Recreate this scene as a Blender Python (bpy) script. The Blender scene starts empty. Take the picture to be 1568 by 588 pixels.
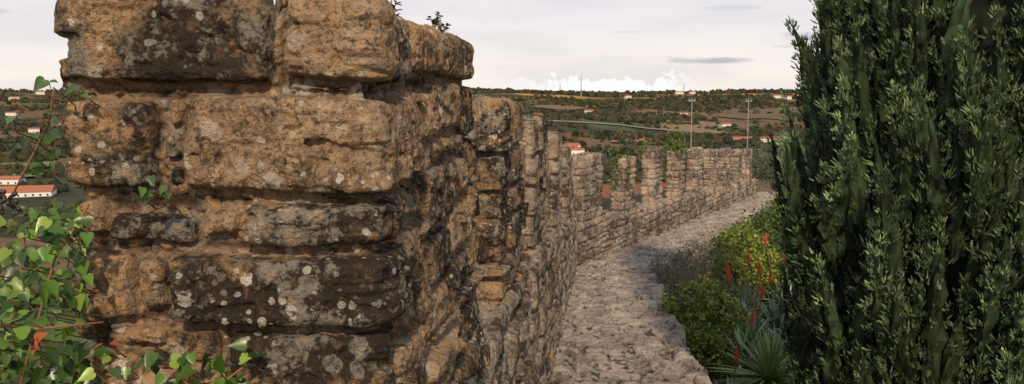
import bpy, math
import numpy as np
from mathutils import Vector
rng=np.random.default_rng(7)
scene=bpy.context.scene
scene.view_settings.view_transform='Standard';scene.view_settings.look='None';scene.view_settings.exposure=0

# ---------------------------------------------------------------- noise
def h3(ix,iy,iz,seed):
    n=(ix.astype(np.int64)*374761393+iy.astype(np.int64)*668265263+iz.astype(np.int64)*2147483647+seed*974634777)&0xffffffff
    n=((n^(n>>13))*1274126177)&0xffffffff
    n=((n^(n>>16))*2246822519)&0xffffffff
    n=n^(n>>15)
    return (n&0xffffff)/float(0xffffff)
def vn(P,seed=0):
    f=np.floor(P); i=f.astype(np.int64); w=P-f; w=w*w*(3-2*w)
    x,y,z=i[:,0],i[:,1],i[:,2]; a,b,c=w[:,0],w[:,1],w[:,2]
    r=0
    for dx in (0,1):
        for dy in (0,1):
            for dz in (0,1):
                wt=(a if dx else 1-a)*(b if dy else 1-b)*(c if dz else 1-c)
                r=r+wt*h3(x+dx,y+dy,z+dz,seed)
    return r
def fbm(P,o=4,seed=0,g=.5):
    s=0;a=1;t=0;Q=P.copy()
    for k in range(o):
        s=s+a*vn(Q,seed+k*17);t+=a;a*=g;Q=Q*2.03+5.3
    return s/t
def ss(a,b,x):
    t=np.clip((x-a)/(b-a),0,1);return t*t*(3-2*t)
def P3(x,y,z=None):
    x=np.asarray(x,float)
    return np.stack([x,np.asarray(y,float)+0*x,(np.zeros_like(x) if z is None else np.asarray(z,float)+0*x)],1)
def voro(x,y,seed=0,jit=.9,full=False):
    ix=np.floor(x).astype(np.int64);iy=np.floor(y).astype(np.int64)
    f1=np.full(x.shape,9.);f2=np.full(x.shape,9.);idd=np.zeros(x.shape);ox=np.zeros(x.shape);oy=np.zeros(x.shape)
    for dx in (-1,0,1):
        for dy in (-1,0,1):
            cx=ix+dx;cy=iy+dy;z=np.zeros_like(cx)
            px=cx+.5+jit*(h3(cx,cy,z,seed)-.5);py=cy+.5+jit*(h3(cx,cy,z+1,seed)-.5)
            d=np.hypot(px-x,py-y);k=h3(cx,cy,z+2,seed)
            nw=d<f1
            f2=np.where(nw,f1,np.minimum(f2,d));idd=np.where(nw,k,idd);f1=np.where(nw,d,f1)
            ox=np.where(nw,x-px,ox);oy=np.where(nw,y-py,oy)
    return (f1,f2,idd,ox,oy) if full else (f1,f2,idd)
def facets(x,y,seed):
    f1,f2,k,ox,oy=voro(x,y,seed,.95,True)
    return ox*(((k*17.3)%1)-.5)*2+oy*(((k*41.7)%1)-.5)*2+(k-.5)*.5

# ---------------------------------------------------------------- mesh helpers
def mesh_obj(name,V,F,mats,col=None,midx=None,smooth=True,parent=None):
    me=bpy.data.meshes.new(name)
    V=np.ascontiguousarray(V,dtype=np.float32)
    me.vertices.add(len(V));me.vertices.foreach_set('co',V.ravel())
    if isinstance(F,np.ndarray):
        k=F.shape[1];n=len(F)
        me.loops.add(n*k);me.loops.foreach_set('vertex_index',F.astype(np.int32).ravel())
        me.polygons.add(n);me.polygons.foreach_set('loop_start',np.arange(0,n*k,k,dtype=np.int32))
    else:
        n=len(F);L=np.array([len(f) for f in F],dtype=np.int32)
        idx=np.concatenate([np.asarray(f) for f in F]).astype(np.int32)
        me.loops.add(len(idx));me.loops.foreach_set('vertex_index',idx)
        me.polygons.add(n);me.polygons.foreach_set('loop_start',np.concatenate([[0],np.cumsum(L)[:-1]]).astype(np.int32))
    me.update(calc_edges=True)
    me.polygons.foreach_set('use_smooth',np.full(n,smooth))
    if midx is not None: me.polygons.foreach_set('material_index',np.asarray(midx,dtype=np.int32))
    for m in (mats if isinstance(mats,(list,tuple)) else [mats]): me.materials.append(m)
    if col is not None:
        at=me.attributes.new('st','FLOAT_COLOR','POINT')
        c=np.ones((len(V),4),dtype=np.float32);c[:,:3]=col
        at.data.foreach_set('color',c.ravel())
    me.validate()
    ob=bpy.data.objects.new(name,me);scene.collection.objects.link(ob)
    if parent: ob.parent=parent
    return ob
def grid_faces(R,C,wrap):
    i=np.arange(R-1)[:,None];j=np.arange(C if wrap else C-1)[None,:]
    j2=(j+1)%C
    return np.stack([i*C+j,i*C+j2,(i+1)*C+j2,(i+1)*C+j],-1).reshape(-1,4)
class MB:
    def __init__(s): s.V=[];s.F=[];s.M=[];s.n=0
    def add(s,V,F,m=0):
        s.V.append(np.asarray(V,float));s.F+= [[a+s.n for a in f] for f in F];s.M+=[m]*len(F);s.n+=len(V)
    def box(s,c,d,m=0,rot=0):
        x,y,z=[q/2 for q in d];ca,sa=math.cos(rot),math.sin(rot)
        V=[(c[0]+a*x*ca-b*y*sa,c[1]+a*x*sa+b*y*ca,c[2]+e*z) for e in(-1,1) for b in(-1,1) for a in(-1,1)]
        s.add(V,[[0,2,3,1],[4,5,7,6],[0,1,5,4],[2,6,7,3],[0,4,6,2],[1,3,7,5]],m)
    def tube(s,pts,rad,m=0,k=6):
        pts=[Vector(p) for p in pts];V=[];F=[]
        for i,p in enumerate(pts):
            t=(pts[min(i+1,len(pts)-1)]-pts[max(i-1,0)]).normalized()
            a=t.orthogonal().normalized();b=t.cross(a)
            r=rad[i] if hasattr(rad,'__len__') else rad
            for j in range(k):
                q=2*math.pi*j/k;V.append(tuple(p+a*(r*math.cos(q))+b*(r*math.sin(q))))
        for i in range(len(pts)-1):
            for j in range(k):F.append([i*k+j,i*k+(j+1)%k,(i+1)*k+(j+1)%k,(i+1)*k+j])
        F.append(list(range(k))[::-1]);F.append([(len(pts)-1)*k+j for j in range(k)])
        s.add(V,F,m)
    def obj(s,name,mats,smooth=False,parent=None):
        return mesh_obj(name,np.concatenate(s.V),s.F,mats,midx=s.M,smooth=smooth,parent=parent)

# ---------------------------------------------------------------- material helpers
class NT:
    def __init__(s,name):
        s.m=bpy.data.materials.new(name);s.m.use_nodes=True;s.t=s.m.node_tree
        s.b=s.t.nodes['Principled BSDF'];s.out=s.t.nodes['Material Output']
    def n(s,ty,**k):
        nd=s.t.nodes.new(ty)
        for a,v in k.items(): setattr(nd,a,v)
        return nd
    def l(s,a,b): s.t.links.new(a,b)
    def val(s,sock,v):
        if isinstance(v,(int,float)): sock.default_value=v
        elif isinstance(v,tuple): sock.default_value=(v+(1,))[:len(sock.default_value)] if len(v)==3 and len(sock.default_value)==4 else v
        else: s.l(v,sock)
    def math(s,op,a,b=0.,c=0.,clamp=False):
        nd=s.n('ShaderNodeMath',operation=op,use_clamp=clamp);s.val(nd.inputs[0],a);s.val(nd.inputs[1],b);s.val(nd.inputs[2],c);return nd.outputs[0]
    def mix(s,f,a,b,bt='MIX'):
        nd=s.n('ShaderNodeMix',data_type='RGBA',blend_type=bt);s.val(nd.inputs[0],f);s.val(nd.inputs[6],a);s.val(nd.inputs[7],b);return nd.outputs[2]
    def step(s,v,a,b):
        nd=s.n('ShaderNodeMapRange',interpolation_type='SMOOTHSTEP');s.val(nd.inputs[0],v);nd.inputs[1].default_value=a;nd.inputs[2].default_value=b;return nd.outputs[0]
    def noise(s,vec,sc,det=4,rough=.55,dist=0.,out=0):
        nd=s.n('ShaderNodeTexNoise');s.l(vec,nd.inputs['Vector']);nd.inputs['Scale'].default_value=sc
        nd.inputs['Detail'].default_value=det;nd.inputs['Roughness'].default_value=rough;nd.inputs['Distortion'].default_value=dist
        return nd.outputs[out]
    def vor(s,vec,sc,feat='F1'):
        nd=s.n('ShaderNodeTexVoronoi',feature=feat);s.l(vec,nd.inputs['Vector']);nd.inputs['Scale'].default_value=sc;return nd
    def pos(s): return s.n('ShaderNodeTexCoord').outputs['Object']
    def attr(s):
        a=s.n('ShaderNodeAttribute',attribute_name='st');sp=s.n('ShaderNodeSeparateColor');s.l(a.outputs['Color'],sp.inputs[0]);return a.outputs['Color'],sp.outputs
    def bump(s,h,st,dist,prev=None):
        nd=s.n('ShaderNodeBump');nd.inputs['Strength'].default_value=st;nd.inputs['Distance'].default_value=dist;s.l(h,nd.inputs['Height'])
        if prev is not None: s.l(prev,nd.inputs['Normal'])
        return nd.outputs[0]
def spots(N,P,wn,sc,lo,hi,wob=.02):
    wv=N.n('ShaderNodeVectorMath',operation='MULTIPLY_ADD');N.l(wn,wv.inputs[0]);wv.inputs[1].default_value=(wob,)*3;N.l(P,wv.inputs[2])
    v=N.vor(wv.outputs[0],sc);sp=N.n('ShaderNodeSeparateColor');N.l(v.outputs['Color'],sp.inputs[0])
    r=N.math('MULTIPLY_ADD',sp.outputs[0],hi-lo,lo)
    d=N.math('SUBTRACT',r,v.outputs['Distance'])
    return N.step(d,-.01,.05),sp.outputs[1]
def stone_mat(name,c1,c2,c3,mort,dark=.6,fine=1.,lich=1.,grey=0.,bstr=1.,och=1.,crev=.85):
    N=NT(name);P=N.pos();_,A=N.attr()
    nA=N.noise(P,4.5*fine,5,.66);nB=N.noise(P,27*fine,5,.72);nC=N.noise(P,85*fine,3,.72)
    nw=N.n('ShaderNodeTexNoise');N.l(P,nw.inputs['Vector']);nw.inputs['Scale'].default_value=9*fine;nw.inputs['Detail'].default_value=4;nw.inputs['Roughness'].default_value=.72
    nD=nw.outputs[0]
    base=N.mix(N.step(A[1],.1,.9),c1,c2)
    base=N.mix(N.step(nD,.40,.62),base,c3)
    base=N.mix(N.math('MULTIPLY',N.step(nB,.5,.66),.6),base,(.54,.43,.30))
    dk=N.math('MULTIPLY',N.step(N.math('ADD',N.math('ADD',nA,N.math('MULTIPLY',nB,.45)),N.math('MULTIPLY',N.math('SUBTRACT',A[1],.5),-.14)),.655,.785),dark)
    base=N.mix(dk,base,(.036,.028,.022))
    dk2=N.math('MULTIPLY',N.step(nC,.525,.62),.68*dark)
    base=N.mix(dk2,base,(.030,.023,.018))
    dk3=N.math('MULTIPLY',N.step(nB,.475,.35),.65*dark)
    base=N.mix(dk3,base,(.06,.041,.028))
    ocv=N.math('ADD',nD,N.math('MULTIPLY',N.math('SUBTRACT',A[1],.5),.20))
    oc=N.math('MULTIPLY',N.math('MULTIPLY',N.step(ocv,.54,.63),N.step(nC,.38,.55)),.78*lich*och)
    base=N.mix(oc,base,(.46,.21,.045))
    mc=N.mix(N.step(nB,.35,.64),tuple(q*.5 for q in mort),mort)
    mc=N.mix(N.math('MULTIPLY',dk,.5),mc,(.06,.045,.035))
    mk=N.step(A[0],.25,.75)
    col=N.mix(mk,mc,base)
    patch=N.step(N.noise(P,3.1*fine,2),.42,.53)
    s1,r1=spots(N,P,nw.outputs['Color'],18*fine,-.50,.43,.045)
    s2,r2=spots(N,P,nw.outputs['Color'],44*fine,-.20,.43,.02)
    lm=N.math('MAXIMUM',N.math('MULTIPLY',s1,N.math('MULTIPLY',N.math('MULTIPLY_ADD',patch,.6,.4),N.step(nC,.34,.52))),N.math('MULTIPLY',s2,N.math('MULTIPLY',patch,.85)))
    lm=N.math('MULTIPLY',lm,.82*lich)
    col=N.mix(lm,col,N.mix(r1,(.60,.57,.50),(.37,.36,.31)))
    gr=N.math('MULTIPLY',N.step(N.math('ADD',nD,N.math('MULTIPLY',nC,.35)),.68,.79),.45+grey)
    col=N.mix(gr,col,(.40,.37,.31))
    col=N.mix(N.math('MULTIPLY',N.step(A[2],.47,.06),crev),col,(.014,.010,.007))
    N.l(col,N.b.inputs['Base Color']);N.b.inputs['Roughness'].default_value=.93
    N.b.inputs['Specular IOR Level'].default_value=.15
    hb=N.math('ADD',N.noise(P,34*fine,5,.78),N.math('MULTIPLY',N.noise(P,150*fine,2,.7),.35))
    N.l(N.bump(hb,1.,.017/fine*bstr),N.b.inputs['Normal']);return N.m
def leaf_mat(name,rough=.5,trans=.3,spec=.4):
    N=NT(name);c,_=N.attr()
    N.l(c,N.b.inputs['Base Color']);N.b.inputs['Roughness'].default_value=rough;N.b.inputs['Specular IOR Level'].default_value=spec
    if trans>0:
        tr=N.n('ShaderNodeBsdfTranslucent');N.l(c,tr.inputs[0]);mx=N.n('ShaderNodeMixShader');mx.inputs[0].default_value=trans
        N.l(N.b.outputs[0],mx.inputs[1]);N.l(tr.outputs[0],mx.inputs[2]);N.l(mx.outputs[0],N.out.inputs[0])
    return N.m
def plain(name,c,rough=.8,var=.25,sc=8):
    N=NT(name);P=N.pos();N.l(N.mix(N.math('MULTIPLY',N.noise(P,sc,3),var*2),c,tuple(q*.45 for q in c)),N.b.inputs['Base Color']);N.b.inputs['Roughness'].default_value=rough;return N.m

# ---------------------------------------------------------------- camera
cam=bpy.data.objects.new('camera',bpy.data.cameras.new('camera'));scene.collection.objects.link(cam)
cam.data.sensor_width=36;cam.data.lens=29.96;cam.data.clip_end=30000;cam.data.clip_start=.05
cam.rotation_euler=(math.radians(90-6.3),0,0);scene.camera=cam

# ---------------------------------------------------------------- world + sun
SE,SAZ=math.radians(34),math.radians(177)   # sun azimuth clockwise from +Y
w=bpy.data.worlds.new('World');scene.world=w;w.use_nodes=True
N=NT.__new__(NT);N.t=w.node_tree
bg=N.t.nodes['Background'];bg.inputs[1].default_value=.1
sky=N.n('ShaderNodeTexSky',sky_type='NISHITA',sun_disc=False,sun_elevation=SE,sun_rotation=SAZ)
tc=N.n('ShaderNodeTexCoord').outputs['Generated'];sp=N.n('ShaderNodeSeparateXYZ');N.l(tc,sp.inputs[0])
az=N.math('ARCTAN2',sp.outputs[0],sp.outputs[1]);el=sp.outputs[2]
veil=N.mix(N.step(el,0.,.13),(10.2,9.3,8.5),(8.9,8.5,8.8))
veil=N.mix(N.step(el,.15,.75),veil,(5.3,5.5,6.1))
cm=N.n('ShaderNodeCombineXYZ');N.l(N.math('MULTIPLY',az,5.),cm.inputs[0]);N.l(N.math('MULTIPLY',el,26.),cm.inputs[1])
big=N.noise(cm.outputs[0],1.,3,.55)
veil=N.mix(N.math('MULTIPLY',N.step(big,.38,.66),.26),veil,(5.8,5.6,6.2))
n2=N.noise(cm.outputs[0],3.,5,.6)
def cloud(a0,e0,ra,re,k,colr,src):
    u=N.math('DIVIDE',N.math('SUBTRACT',az,a0),ra);v=N.math('DIVIDE',N.math('SUBTRACT',el,e0),re)
    d=N.math('ADD',N.math('MULTIPLY',u,u),N.math('MULTIPLY',v,v))
    d=N.math('ADD',d,N.math('MULTIPLY',N.math('SUBTRACT',n2,.5),-6.5))
    return N.mix(N.math('MULTIPLY',N.step(d,1.8,-.6),k),src,colr)
for q in [(.215,.042,.055,.0035,.9),(.17,.046,.03,.002,.6),(.325,.066,.025,.005,.6),(.31,.057,.018,.002,.4),(.13,.075,.02,.002,.3),(-.545,.085,.02,.004,.5),(.25,.1,.03,.003,.3)]:
    veil=cloud(*q,(5.0,4.8,5.3),veil)
cm2=N.n('ShaderNodeCombineXYZ');N.l(N.math('MULTIPLY',az,48.),cm2.inputs[0]);N.l(N.math('MULTIPLY',el,50.),cm2.inputs[1])
hh=N.math('MULTIPLY_ADD',N.noise(cm2.outputs[0],1.,4,.6),.066,-.010)
win=N.math('MULTIPLY',N.step(az,-.06,.08),N.step(az,.23,.17))
cmask=N.math('MULTIPLY',N.step(N.math('SUBTRACT',hh,el),-.0005,.005),win)
veil=N.mix(N.math('MULTIPLY',N.step(el,.05,.015),N.math('MULTIPLY',win,.5)),veil,(6.9,6.8,7.5))
veil=N.mix(cmask,veil,(10.4,10.3,10.3))
N.l(N.mix(.92,sky.outputs[0],veil),bg.inputs[0])
sd=bpy.data.lights.new('sun','SUN');sd.energy=3.4;sd.angle=math.radians(2.5);sd.color=(1,.78,.54)
so=bpy.data.objects.new('sun',sd);scene.collection.objects.link(so)
dirv=Vector((math.sin(SAZ)*math.cos(SE),math.cos(SAZ)*math.cos(SE),math.sin(SE)))
so.rotation_euler=dirv.to_track_quat('Z','Y').to_euler()

# ---------------------------------------------------------------- site layout functions
def walkz(y): return np.interp(y,[-6,0,3,7.3,15,28,40],[-1.4,-1.6,-1.95,-2.5,-3.05,-3.5,-3.7])
def wallx(y):
    y=np.asarray(y,float);return np.where(y<15,-.4645+.1045*y,1.103+.485*(y-15))
def terrain(x,y):
    g=walkz(y)-.85
    dl=np.where(y<15,wallx(y)-.3-x,(wallx(y)-.3-x)*.9)
    n=fbm(P3(x/6,y/6),3,3)-.5
    near=g+.25*n
    d=np.maximum.reduce([dl,y-48,-y-30,x-60,0*x])
    zo=near-4.6*ss(0,1.6,dl)-.42*np.maximum(d-.5,0)+ss(2,30,d)*6*(fbm(P3(x/40,y/40),3,5)-.5)
    R=np.hypot(x,y)
    fl=-60+4*(fbm(P3(x/150,y/150),2,9)-.5)
    rise=ss(760,2300,R)*(73+30*(fbm(P3(x/600,y/600),2,11)-.5))
    fl=fl+rise+ss(600,1200,R)*50*(fbm(P3(x/420,y/420),4,13)-.5)*(1-.6*ss(1900,2300,R))-70*ss(2600,5200,R)
    k=4.;m=np.maximum(zo,fl);return np.where(np.abs(zo-fl)<k,m+(k-np.abs(zo-fl))**2/(4*k),m)

# ---------------------------------------------------------------- ground
ang=np.concatenate([np.linspace(-50,50,620,endpoint=False),np.linspace(50,310,200,endpoint=False)])*math.pi/180
rad=np.concatenate([[.3],np.exp(np.linspace(math.log(1.5),math.log(14000),400))])
AA,RR=np.meshgrid(ang,rad);X=(np.sin(AA)*RR).ravel();Y=(np.cos(AA)*RR).ravel();Z=terrain(X,Y)
N=NT('ground_material');P=N.pos();sx=N.n('ShaderNodeSeparateXYZ');N.l(P,sx.inputs[0])
ln=N.n('ShaderNodeVectorMath',operation='LENGTH');N.l(P,ln.inputs[0]);R=ln.outputs['Value']
wv=N.n('ShaderNodeVectorMath',operation='MULTIPLY_ADD');N.l(N.noise(P,.006,3,out=1),wv.inputs[0]);wv.inputs[1].default_value=(90,90,0);N.l(P,wv.inputs[2])
fl2=N.n('ShaderNodeVectorMath',operation='MULTIPLY');N.l(wv.outputs[0],fl2.inputs[0]);fl2.inputs[1].default_value=(1,.5,0)
v=N.vor(fl2.outputs[0],.0085);s2=N.n('ShaderNodeSeparateColor');N.l(v.outputs['Color'],s2.inputs[0])
cr=N.n('ShaderNodeValToRGB');cr.color_ramp.interpolation='CONSTANT';N.l(s2.outputs[0],cr.inputs[0])
els=cr.color_ramp.elements
cols=[(0,(.050,.054,.032)),(.16,(.15,.105,.06)),(.32,(.036,.042,.026)),(.44,(.085,.13,.042)),(.56,(.18,.115,.07)),(.68,(.055,.06,.034)),(.80,(.26,.19,.105)),(.91,(.24,.10,.062))]
els[0].position=0;els[0].color=cols[0][1]+(1,);els[1].position=cols[1][0];els[1].color=cols[1][1]+(1,)
for p,c in cols[2:]:
    e=els.new(p);e.color=c+(1,)
wt=N.n('ShaderNodeTexWave');wt.inputs['Scale'].default_value=.045;wt.inputs['Distortion'].default_value=1.;N.l(fl2.outputs[0],wt.inputs['Vector'])
rows=N.math('MULTIPLY',N.step(s2.outputs[1],.5,.55),N.math('MULTIPLY',wt.outputs['Fac'],.55))
far=N.mix(rows,cr.outputs[0],(.05,.056,.033))
far=N.mix(N.math('MULTIPLY',N.step(N.noise(P,.013,4,.65),.51,.57),.9),far,(.028,.033,.022))
far=N.mix(N.math('MULTIPLY',N.step(N.noise(P,.09,3,.65),.35,.7),.3),far,(.11,.085,.055))
far=N.mix(N.math('MULTIPLY',N.step(sx.outputs[2],-14,8),N.step(N.noise(P,.012,3),.42,.6)),far,(.46,.23,.07))  # warm light on the ridge painted into the ochre of the high ground
nr=N.mix(N.step(N.noise(P,1.6,4,.6),.4,.6),(.06,.085,.025),(.10,.08,.05))
nr=N.mix(N.step(N.noise(P,9,3,.6),.45,.62),nr,(.04,.05,.02))
mid=N.mix(N.step(N.noise(P,.08,4,.6),.42,.6),(.08,.14,.04),(.05,.06,.03))
c=N.mix(N.step(R,25,60),nr,mid);c=N.mix(N.step(R,220,420),c,far)
N.l(c,N.b.inputs['Base Color']);N.b.inputs['Roughness'].default_value=1;N.b.inputs['Specular IOR Level'].default_value=.1
mesh_obj('ground',np.stack([X,Y,Z],1),grid_faces(len(rad),len(ang),True)[:,::-1].copy(),N.m)
def field(name,u0,u1,R0,R1,c,rows=0.):
    nu,nr_=60,60;U,RR=np.meshgrid(np.linspace(u0,u1,nu),np.linspace(R0,R1,nr_));U=U.ravel();RR=RR.ravel()
    a=np.arctan(U+.004*np.sin(RR/60)+ (RR-R0)/(R1-R0)*.006);x=np.sin(a)*RR;y=np.cos(a)*(RR+10*np.sin(U*90));z=terrain(x,y)+1.6
    N=NT(name+'_soil');P=N.pos();w_=N.n('ShaderNodeTexWave');w_.inputs['Scale'].default_value=.08;w_.inputs['Distortion'].default_value=1.5;N.l(P,w_.inputs['Vector'])
    cc=N.mix(N.math('MULTIPLY',w_.outputs['Fac'],rows),c,tuple(q*.35 for q in c));cc=N.mix(N.math('MULTIPLY',N.noise(P,.04,4),.6),cc,tuple(q*.6 for q in c))
    N.l(cc,N.b.inputs['Base Color']);N.b.inputs['Roughness'].default_value=1
    mesh_obj(name,np.stack([x,y,z],1),grid_faces(nr_,nu,False),N.m)
field('ploughed_field',.118,.165,1010,1130,(.30,.11,.065));field('vineyard',.02,.085,1560,1820,(.22,.14,.07),.7);field('meadow',-.64,-.555,720,900,(.12,.22,.05))
field('stubble_field',.17,.26,1250,1400,(.24,.17,.09),.3);field('vineyard',.24,.33,1500,1680,(.17,.115,.055),.7);field('meadow',.10,.18,1330,1450,(.10,.15,.04),.2)

# ---------------------------------------------------------------- masonry
def rrect(dx,dy,r):
    m=np.minimum(dx,dy);c=(dx<r)&(dy<r)
    return np.where(c,r-np.hypot(r-np.minimum(dx,r),r-np.minimum(dy,r)),m)
def random_layout(seed,hmin,hmax,wmin,wmax,z0,z1,smax,gap=.012,edge=.03,prot=.035,warp=.03,top=None):
    r=np.random.default_rng(seed)
    if top is None:
        zs=[z0]
        while zs[-1]<z1: zs.append(zs[-1]+r.uniform(hmin,hmax))
    else:   # courses counted down from the coping, which folds over the top
        zs=[top+3,top-hmax*r.uniform(.75,1)]
        while zs[-1]>z0: zs.append(zs[-1]-r.uniform(hmin,hmax))
        zs=zs[::-1]
    zs=np.array(zs);bs=[]
    for k in range(len(zs)-1):
        b=[-.3];wide=1.5 if (top is not None and k==len(zs)-2) else 1.
        while b[-1]<smax+.5: b.append(b[-1]+wide*r.uniform(wmin,wmax)*(1.5 if r.random()<.2 else 1))
        bs.append(np.array(b))
    def f(s,t,P):
        ws=s+warp*2*(fbm(P*4+3,3,seed)-.5)+warp*.4*(vn(P*22,seed+4)-.5)
        wt=t+warp*1.7*(fbm(P*3.3+9,3,seed+2)-.5)+warp*.4*(vn(P*24,seed+5)-.5)
        ci=np.clip(np.searchsorted(zs,wt)-1,0,len(zs)-2)
        idn=np.zeros_like(s);w0=np.zeros_like(s);w1=np.zeros_like(s)
        for k in np.unique(ci):
            m=ci==k;b=bs[k];bi=np.clip(np.searchsorted(b,ws[m])-1,0,len(b)-2)
            w0[m]=b[bi];w1[m]=b[bi+1];idn[m]=h3(bi,bi*0+k,bi*0,seed)
        t0=zs[ci];t1=zs[ci+1]
        sp=(idn>.66)&((t1-t0)>hmin*1.15)&((t1-t0)<2);mid=t0+(t1-t0)*(.4+.25*(idn-.66)/.34);up=wt>mid
        t0=np.where(sp&up,mid,t0);t1=np.where(sp&~up,mid,t1);idn=np.where(sp&up,(idn*7.3)%1,idn)
        d=rrect(np.minimum(ws-w0,w1-ws)-gap*(.4+idn),np.minimum(wt-t0,t1-wt)-gap*(.4+(idn*3.7)%1),edge*1.3)
        pr=ss(0,edge,d);H=prot*(.45+1.1*((idn*5.77)%1))
        tt=np.where(t1-t0>2,0,(wt-t0)/(t1-t0)-.5)
        tilt=((ws-w0)/(w1-w0)-.5)*(((idn*9.1)%1)-.5)*prot*1.4+tt*(((idn*13.7)%1)-.5)*prot*1.2
        fc=facets(ws/.13+idn*9,wt/.10,seed+3)*prot*.22
        return pr*(H+tilt+fc),ss(-.004,.006,d),idn,d
    return f
def prism(name,A,B,T,ztop,depths,layout,rd,mat,spac,capk,n1=.02,n2=.008,bat=0.,sag=0.,seed=0,parent=None,crk=.6):
    A=np.array(A,float);B=np.array(B,float);L=np.linalg.norm(B-A);e=(B-A)/L;r=np.array([e[1],-e[0]])
    per=2*(T+L);s=[0.]
    while s[-1]<per:
        q=s[-1];ds=spac[-1][1]
        for lim,dd in spac:
            if q<lim: ds=dd;break
        s.append(q+ds)
    s=np.array(s[:-1]);C=len(s)
    a=np.select([s<T,s<T+L,s<2*T+L],[0*s,s-T,L+0*s],per-s);b=np.select([s<T,s<T+L,s<2*T+L],[s,T+0*s,T-(s-T-L)],0*s)
    sa=np.clip(a,min(T/2,L/2),max(L-T/2,L/2));sb=np.full(C,T/2)
    dep=np.sort(np.array(depths))[::-1];K=capk
    ra,rb,rw,rt=[],[],[],[]
    for d in dep: ra.append(a);rb.append(b);rw.append(0*a-d);rt.append(0*a)
    for k in range(1,K+1):
        f=k/K;ra.append(a+(sa-a)*f);rb.append(b+(sb-b)*f);rw.append(0*a);rt.append(np.hypot(sa-a,sb-b)*f)
    ra,rb,rw,rt=[np.array(q).ravel() for q in(ra,rb,rw,rt)]
    S=np.tile(s,len(dep)+K)
    ca=np.clip(ra,rd,L-rd);cb=np.clip(rb,rd,T-rd);cw=np.minimum(rw,-rd)
    n=np.stack([ra-ca,rb-cb,rw-cw],1);ln=np.linalg.norm(n,axis=1,keepdims=True);n=n/np.maximum(ln,1e-6)
    la=ca+n[:,0]*rd;lb=cb+n[:,1]*rd;lw=cw+n[:,2]*rd
    x=A[0]+e[0]*la-r[0]*(T-lb);y=A[1]+e[1]*la-r[1]*(T-lb)
    zt=ztop(x,y) if callable(ztop) else np.full(x.shape,float(ztop))
    P=np.stack([x,y,zt+lw],1)
    Nw=np.stack([e[0]*n[:,0]+r[0]*n[:,1],e[1]*n[:,0]+r[1]*n[:,1],n[:,2]],1)
    h,mk,idn,d=layout(S,zt+rw+rt,P)
    q=fbm(P*8,4,seed+31);ter=np.round(q*9)/9;q=q*.65+ter*.35
    nn=n1*2.2*(q-.5)*(.5+.5*mk)
    rid=np.abs(fbm(P*10+4,3,seed+71)-.5)*2
    crack=-n2*2.6*crk*(1-ss(0,.045,rid))*mk*ss(.45,.6,vn(P*5,seed+9))
    fine=n2*2.2*(fbm(P*42,4,seed+51,.65)-.5)+n2*1.0*(vn(P*120,seed+3)-.5)
    pits=-n2*2.4*ss(.66,.8,vn(P*34,seed+8))-n2*1.4*ss(.7,.82,vn(P*70,seed+18))
    h=h+nn+fine+crack+pits+bat*(-lw)
    Pn=P+Nw*h[:,None]
    if sag: Pn[:,2]+=sag*2*(fbm(P*[3.5,3.5,0]+1,2,seed+6)-.5)*ss(.5,0.,-lw)
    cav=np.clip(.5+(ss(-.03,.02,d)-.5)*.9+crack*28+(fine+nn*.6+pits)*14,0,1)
    return mesh_obj(name,Pn,grid_faces(len(dep)+K,C,True),mat,col=np.stack([mk,idn,cav],1),parent=parent)

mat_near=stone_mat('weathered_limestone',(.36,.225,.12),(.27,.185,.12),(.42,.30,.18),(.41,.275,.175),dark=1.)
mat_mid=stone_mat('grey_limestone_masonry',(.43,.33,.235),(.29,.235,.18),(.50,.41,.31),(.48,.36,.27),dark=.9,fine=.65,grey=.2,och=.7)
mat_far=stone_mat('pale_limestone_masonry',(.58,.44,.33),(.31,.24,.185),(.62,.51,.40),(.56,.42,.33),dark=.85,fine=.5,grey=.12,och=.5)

# hand laid stones of the nearest merlon : s0,s1,z0,z1,protrusion
ST=[(-.02,.405,.028,9,.042),(.425,.675,.04,9,.048),(.69,.95,.035,9,.03),(.97,1.32,.065,9,.032),(1.34,2.1,.06,9,.036),
 (-.02,.160,-.182,.0,.045),(.172,.205,-.06,-.005,.02),(.17,.212,-.13,-.07,.022),(.175,.208,-.185,-.14,.02),(.218,.87,-.188,.012,.046),
 (.42,.56,.016,.034,.02),(.88,1.2,-.10,.022,.03),(1.22,1.60,-.09,.05,.03),(1.62,2.1,-.12,.045,.03),
 (.88,1.12,-.19,-.115,.02),(1.14,1.62,-.16,-.105,.03),
 (.055,.235,-.292,-.228,.035),(.245,.325,-.270,-.212,.03),(.335,.69,-.292,-.2,.045),(-.02,.045,-.28,-.2,.02),
 (.70,.93,-.28,-.2,.03),(.95,1.36,-.34,-.175,.035),(1.38,1.66,-.30,-.18,.03),(1.68,2.1,-.27,-.135,.03),
 (.0,.105,-.45,-.31,.035),(.112,.178,-.43,-.318,.03),(.188,.71,-.452,-.303,.052),
 (.72,.93,-.40,-.295,.03),(.73,.96,-.52,-.415,.03),(.98,1.3,-.47,-.355,.03),(1.32,1.66,-.45,-.315,.03),(1.68,2.1,-.42,-.285,.03),
 (.06,.165,-.505,-.462,.03),(.175,.28,-.54,-.465,.015),(.30,.62,-.61,-.465,.03),(.635,.9,-.62,-.53,.035),(-.02,.09,-.62,-.52,.02),(.1,.28,-.63,-.555,.03),
 (.92,1.25,-.60,-.485,.03),(1.27,1.62,-.58,-.465,.03),(1.64,2.1,-.57,-.435,.03)]
rl=random_layout(5,.09,.17,.13,.34,-1.4,.6,4.2,edge=.014,prot=.032,warp=.016,gap=.008)
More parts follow.
